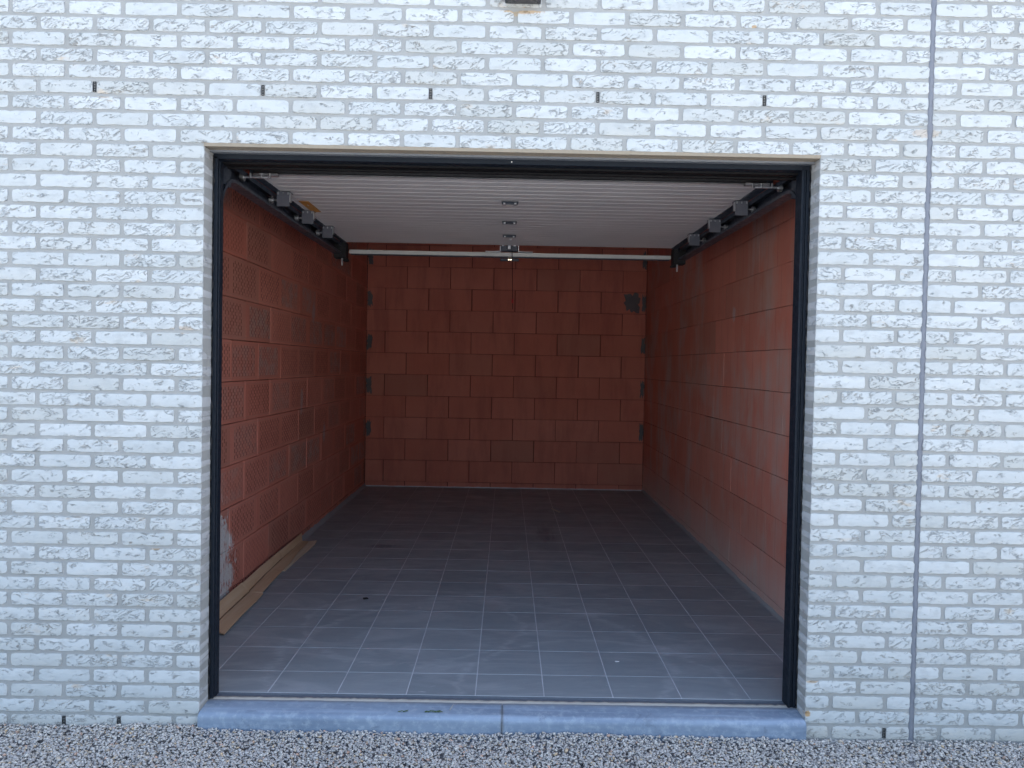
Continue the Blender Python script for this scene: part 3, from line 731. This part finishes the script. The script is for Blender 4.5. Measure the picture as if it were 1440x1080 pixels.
# ------------------------------------------------------------------ tracks
def track(sx, xi, label):
    t = tag(empty('door_track', (xi, .3, 2.2)), label, 'track', 'door tracks'); zlo, zhi = 2.236, 2.312; Rr = .17; xo = xi + sx * .058
    path = []                                # (y, z, normal towards the room's inside)
    for z in (0.0, .6, 1.2, 1.8): path.append((.19, z, (-1, 0)))
    yc, zc = .19 + Rr, zlo - Rr
    for k in range(9):
        a = math.pi - math.pi / 2 * k / 8; path.append((yc + Rr * math.cos(a), zc + Rr * math.sin(a), (math.cos(a), math.sin(a))))
    for y in (1.0, 1.8, 2.56): path.append((y, zlo, (0, 1)))
    W = zhi - zlo
    def sweep(x0, x1, n0, n1):
        V = []; F = []
        for y, z, (ny, nz) in path:
            for x, d in ((x0, n0), (x1, n0), (x1, n1), (x0, n1)): V.append((x, y + ny * d, z + nz * d))
        for i in range(len(path) - 1):
            for j in range(4): F.append((i * 4 + j, i * 4 + (j + 1) % 4, i * 4 + 4 + (j + 1) % 4, i * 4 + 4 + j))
        F += [(0, 1, 2, 3), tuple((len(path) - 1) * 4 + j for j in (3, 2, 1, 0))]; return V, F
    b = MB()
    b.add(*sweep(*sorted((xo, xo - sx * .003)), 0, W)); b.add(*sweep(*sorted((xi, xo)), -.0025, 0)); b.add(*sweep(*sorted((xi, xi + sx * .002)), .0002, .013))
    b.add(*sweep(*sorted((xi, xo)), W, W + .0025)); b.add(*sweep(*sorted((xi, xi + sx * .002)), W - .020, W - .0002))
    o = b.build('rail', DKSTEEL, t, True); o.location = -t.location
    b = MB().bevbox((min(xi - sx * .035, xo), 2.565, 2.205), (max(xi - sx * .035, xo), 2.65, 2.325), .006); b.bevbox((xi - sx * .02 - .02, 2.60, 2.188), (xi - sx * .02 + .02, 2.66, 2.206), .005); o = b.build('end_buffer', RUBBER, t); o.location = -t.location
    b = MB().bevbox((xi - sx * .004 - .006, 2.57, 2.150), (xi - sx * .004 + .006, 2.582, 2.204), .002); o = b.build('stop_bolt', GALV, t); o.location = -t.location
    b = MB().box((min(xi + sx * .004, xo), .165, 2.20), (max(xi + sx * .004, xo), .30, 2.40)); o = b.build('corner_plate', DKSTEEL, t); o.location = -t.location
track(-1, -1.245, 'dark steel door track along the perforated block wall')
track(1, 1.240, 'dark steel door track along the smooth block wall')

# ------------------------------------------------------------------ cross bar, opener carriage, pull cord
cb = tag(empty('cross_bar', (0, 2.6, 2.25)), 'cream steel cross bar joining the rear ends of both door tracks', 'bar')
def cpart(name, b, mat, par=cb): o = b.build(name, mat, par); o.location = -par.location; return o
b = MB().bevbox((-1.190, 2.575, 2.240), (1.190, 2.615, 2.2690), .003); cpart('bar', b, CREAM)
b = MB().box((-1.18, 2.577, 2.2335), (1.18, 2.617, 2.2395)); cpart('bar_lip', b, DKSTEEL)
b = MB()
for x in (-.075, .060): b.box((x - .002, 2.56, 2.268), (x + .002, 2.60, 2.325))
b.box((-.185, 2.555, 2.2722), (-.075, 2.60, 2.2750)); b.box((.060, 2.555, 2.2722), (.165, 2.60, 2.2750)); cpart('carrier_bracket', b, GALV)
b = MB().bevbox((-.070, 2.562, 2.276), (.055, 2.60, 2.318), .003); b.bevbox((-.028, 2.552, 2.280), (.010, 2.565, 2.325), .002); cpart('carriage', b, DKSTEEL)
b = MB()
for x in (-.055, -.015, .03): b.bevbox((x - .009, 2.556, 2.312), (x + .009, 2.5615, 2.326), .002)
b.bevbox((-.018, 2.548, 2.290), (.002, 2.5515, 2.318), .001); cpart('carriage_clips', b, GALV)
op = tag(empty('opener_light', (-.003, 2.62, 2.23)), 'small lit lamp housing hanging under the cream cross bar', 'lamp')
b = MB().bevbox((-.075, 2.62, 2.214), (.065, 2.66, 2.2325), .004); cpart('housing', b, DKSTEEL, op)
b = MB().bevbox((-.016, 2.6145, 2.218), (-.006, 2.6195, 2.2255), .002); b.bevbox((.001, 2.6145, 2.218), (.010, 2.6195, 2.2255), .002); cpart('bulb', b, LED, op)
pc = tag(empty('pull_cord', (.02, 2.57, 2.28)), 'thin black emergency pull cord with red grip hanging before the end wall', 'cord')
b = MB().tube([(.012, 2.555, 2.285), (.016, 2.562, 2.18), (.020, 2.562, 2.05), (.023, 2.562, 1.92), (.024, 2.562, 1.85)], .0028, 6); cpart('cord', b, RUBBER, pc)
b = MB().bevbox((.0165, 2.556, 1.895), (.0275, 2.568, 1.925), .003); cpart('grip', b, RED, pc)

# ------------------------------------------------------------------ cardboard strip along the wall
cbd = tag(empty('cardboard_sheet', (-1.55, 1.9, 0)), 'long creased brown cardboard strip lying at the foot of the perforated wall', 'cardboard')
def sheet(name, A, B, mat, th=.005):
    """quad strip between two polylines, given thickness"""
    n = len(A); V = []
    for a, b_ in zip(A, B): V += [Vector(a), Vector(b_)]
    bm = bmesh.new(); vs_ = [bm.verts.new(v) for v in V]
    for i in range(n - 1): bm.faces.new((vs_[2 * i], vs_[2 * i + 1], vs_[2 * i + 3], vs_[2 * i + 2]))
    bmesh.ops.recalc_face_normals(bm, faces=bm.faces[:]); bmesh.ops.solidify(bm, geom=bm.faces[:], thickness=th)
    me = bpy.data.meshes.new(name); bm.to_mesh(me); bm.free(); o = link(name, me, mat, cbd); o.location = -cbd.location; return o
Y_ = [.86, 1.1, 1.4, 1.545, 1.56, 1.9, 2.3, 2.6, 2.93]
xr_ = [-1.452, -1.462, -1.470, -1.476, -1.484, -1.504, -1.522, -1.541, -1.553]
xc_ = [-1.536, -1.546, -1.555, -1.560, -1.562, -1.576, -1.588, -1.597, -1.606]
low = [(x, y + (.04 if k == 0 else 0) * 0, .010 + .004 * math.sin(k * 1.9)) for k, (x, y) in enumerate(zip(xr_, Y_))]
cre = [(x, y, .018 + .004 * math.sin(k * 1.3 + 1)) for k, (x, y) in enumerate(zip(xc_, Y_))]
top = [(-1.612 + .004 * math.sin(k * 2.), y, (.062, .068, .070, .072, .072, .076, .080, .082, .080)[k]) for k, y in enumerate(Y_)]
low[0] = (-1.452, .835, .010); cre[0] = (-1.536, .872, .018)
sheet('floor_flap', low, cre, CARD)
sheet('wall_flap', [(c[0] - .0015, c[1], c[2] + .001) for c in cre], top, CARD)
b = MB().tube([(c[0], c[1], c[2] + .0092) for c in cre], .0032, 6); o = b.build('fold_crease', mat_board('dark_fold', (.17, .09, .05), (.21, .12, .07)), cbd); o.location = -cbd.location
b = MB()
for yy in (1.935, 2.06):
    p = [(-1.5995 + .014 * math.cos(a) * .75, yy + .052 * math.sin(a), .050 + .022 * -math.cos(a)) for a in [2 * math.pi * k / 12 for k in range(13)]]
    b.tube(p, .0028, 5)
o = b.build('hand_hole', mat_board('hole_edge', (.07, .04, .025), (.10, .06, .035)), cbd); o.location = -cbd.location
pale = [(-1.500, 2.10, .0045), (-1.499, 2.4, .005), (-1.490, 2.65, .007), (-1.484, 2.86, .012), (-1.497, 2.97, .015)]
sheet('under_sheet', pale, [(-1.58, y, .004) for x, y, z in pale], CARD_IN, .004)

# ------------------------------------------------------------------ wall lamp above the door
lamp = tag(empty('wall_lamp', (.028, 0, 2.885)), 'dark grey box lamp fixed to the white brick above the doorway', 'lamp')
b = MB().bevbox((-.044, -.060, 2.892), (.100, -.004, 3.02), .003); o = b.build('housing', plain('lamp_grey', (.045, .048, .054), .5, 0, .1), lamp); o.location = -lamp.location
b = MB().box((-.03, -.0045, 2.90), (.086, .004, 3.0)); o = b.build('back_plate', RUBBER, lamp); o.location = -lamp.location
b = MB().box((-.032, -.050, 2.8905), (.088, -.014, 2.8918)); o = b.build('lens', plain('lamp_lens', (.06, .06, .065), .3, 0, 0), lamp); o.location = -lamp.location

# ------------------------------------------------------------------ little things on the floor
def lump(name, loc, s, mat, label, cat, seed):
    rs = random.Random(seed); bm = bmesh.new()
    for _ in range(14): bm.verts.new((rs.gauss(0, .5) * s[0], rs.gauss(0, .5) * s[1], rs.uniform(0, 1) * s[2]))
    r = bmesh.ops.convex_hull(bm, input=bm.verts[:]); bmesh.ops.delete(bm, geom=list({e for e in r['geom_interior'] + r['geom_unused'] if isinstance(e, bmesh.types.BMVert)}), context='VERTS')
    me = bpy.data.meshes.new(name); bm.to_mesh(me); bm.free(); return tag(link(name, me, mat, None, loc), label, cat)
lump('dirt_clod', (-.842, 1.503, .0005), (.02, .016, .012), RUBBER, 'small dark clod of dirt on the tiled floor', 'dirt', 3)
lump('plaster_chip', (.550, .572, .0005), (.018, .010, .006), CHIP, 'small white chip on the floor tiles near the sill', 'chip', 4)
b = MB().tube([(.467, 4.56, .006), (.50, 4.47, .006), (.533, 4.38, .006)], .006, 6); tag(b.build('wood_stick', TWIG), 'thin pale stick lying on the tiles near the end wall', 'stick')

# ------------------------------------------------------------------ gravel forecourt
def gravel():
    shapes = []
    for s in range(10):
        rs = np.random.default_rng(100 + s); bm = bmesh.new()
        P = rs.normal(0, 1, (11, 3)); P /= np.linalg.norm(P, axis=1)[:, None]; P *= rs.uniform(.75, 1.1, (11, 1)); P *= (1, rs.uniform(.6, .9), rs.uniform(.4, .7))
        for p in P: bm.verts.new(p)
        r = bmesh.ops.convex_hull(bm, input=bm.verts[:]); bmesh.ops.delete(bm, geom=list({e for e in r['geom_interior'] + r['geom_unused'] if isinstance(e, bmesh.types.BMVert)}), context='VERTS')
        bmesh.ops.triangulate(bm, faces=bm.faces[:]); bm.verts.ensure_lookup_table()
        for i, v in enumerate(bm.verts): v.index = i
        shapes.append((np.array([v.co[:] for v in bm.verts]), np.array([[v.index for v in f.verts] for f in bm.faces]))); bm.free()
    Vs = []; Fs = []; Rs = []; n = 0
    for (x0, x1, y0, y1, dens, smin, smax) in ((-2.9, 2.9, -.62, .0, 14500, .0052, .0122), (-3.4, 3.4, -2.2, -.62, 2300, .008, .015)):
        cnt = int((x1 - x0) * (y1 - y0) * dens)
        X = rng.uniform(x0, x1, cnt); Y = rng.uniform(y0, y1, cnt)
        top = -.078 + .012 * np.exp(-((X / 1.5) ** 4)) * np.exp(-((Y + .05) / .15) ** 2) - .003 * X + .005 * np.sin(X * 3.1) + .004 * np.sin(X * 7.7 + Y * 9) + .004 * np.sin(Y * 11)
        Z = top - rng.uniform(0, .011, cnt)
        keep = ~((np.abs(X) < 1.262) & (Y > -.028)) & (Y < -.004)
        X, Y, Z = X[keep], Y[keep], Z[keep]; cnt = len(X)
        S = smin + (smax - smin) * rng.beta(1.6, 2.4, cnt); sh = rng.integers(0, len(shapes), cnt)
        a = rng.uniform(0, 6.28, cnt); tx = rng.normal(0, .28, cnt); ty = rng.normal(0, .28, cnt)
        ca, sa, c1, s1, c2, s2 = np.cos(a), np.sin(a), np.cos(tx), np.sin(tx), np.cos(ty), np.sin(ty)
        R = np.zeros((cnt, 3, 3)); Rz = np.zeros((cnt, 3, 3)); Rx = np.zeros((cnt, 3, 3)); Ry = np.zeros((cnt, 3, 3))
        Rz[:, 0, 0] = ca; Rz[:, 0, 1] = -sa; Rz[:, 1, 0] = sa; Rz[:, 1, 1] = ca; Rz[:, 2, 2] = 1
        Rx[:, 0, 0] = 1; Rx[:, 1, 1] = c1; Rx[:, 1, 2] = -s1; Rx[:, 2, 1] = s1; Rx[:, 2, 2] = c1
        Ry[:, 1, 1] = 1; Ry[:, 0, 0] = c2; Ry[:, 0, 2] = s2; Ry[:, 2, 0] = -s2; Ry[:, 2, 2] = c2
        R = Ry @ Rx @ Rz
        rn = rng.uniform(0, 1, cnt)
        for k, (v, f) in enumerate(shapes):
            sel = np.where(sh == k)[0]; m = len(sel)
            if not m: continue
            W = np.einsum('nij,vj->nvi', R[sel], v) * S[sel][:, None, None] + np.stack([X[sel], Y[sel], Z[sel]], 1)[:, None, :]
            Vs.append(W.reshape(-1, 3)); F = f[None] + (np.arange(m) * len(v))[:, None, None] + n; Fs.append(F.reshape(-1, 3)); n += m * len(v)
            Rs.append(np.repeat(rn[sel], len(v)))
    V = np.concatenate(Vs); F = np.concatenate(Fs); Rr = np.concatenate(Rs)
    me = bpy.data.meshes.new('gravel'); me.vertices.add(len(V)); me.vertices.foreach_set('co', V.ravel())
    me.loops.add(F.size); me.loops.foreach_set('vertex_index', F.ravel().astype(np.int32))
    me.polygons.add(len(F)); me.polygons.foreach_set('loop_start', np.arange(0, F.size, 3, dtype=np.int32)); me.polygons.foreach_set('loop_total', np.full(len(F), 3, dtype=np.int32))
    me.update(); at = me.attributes.new('rnd', 'FLOAT', 'POINT'); at.data.foreach_set('value', Rr)
    me.validate()
    return tag(link('gravel', me, GRAVEL), 'loose grey crushed gravel covering the ground before the wall', 'gravel', kind='stuff')
gravel()
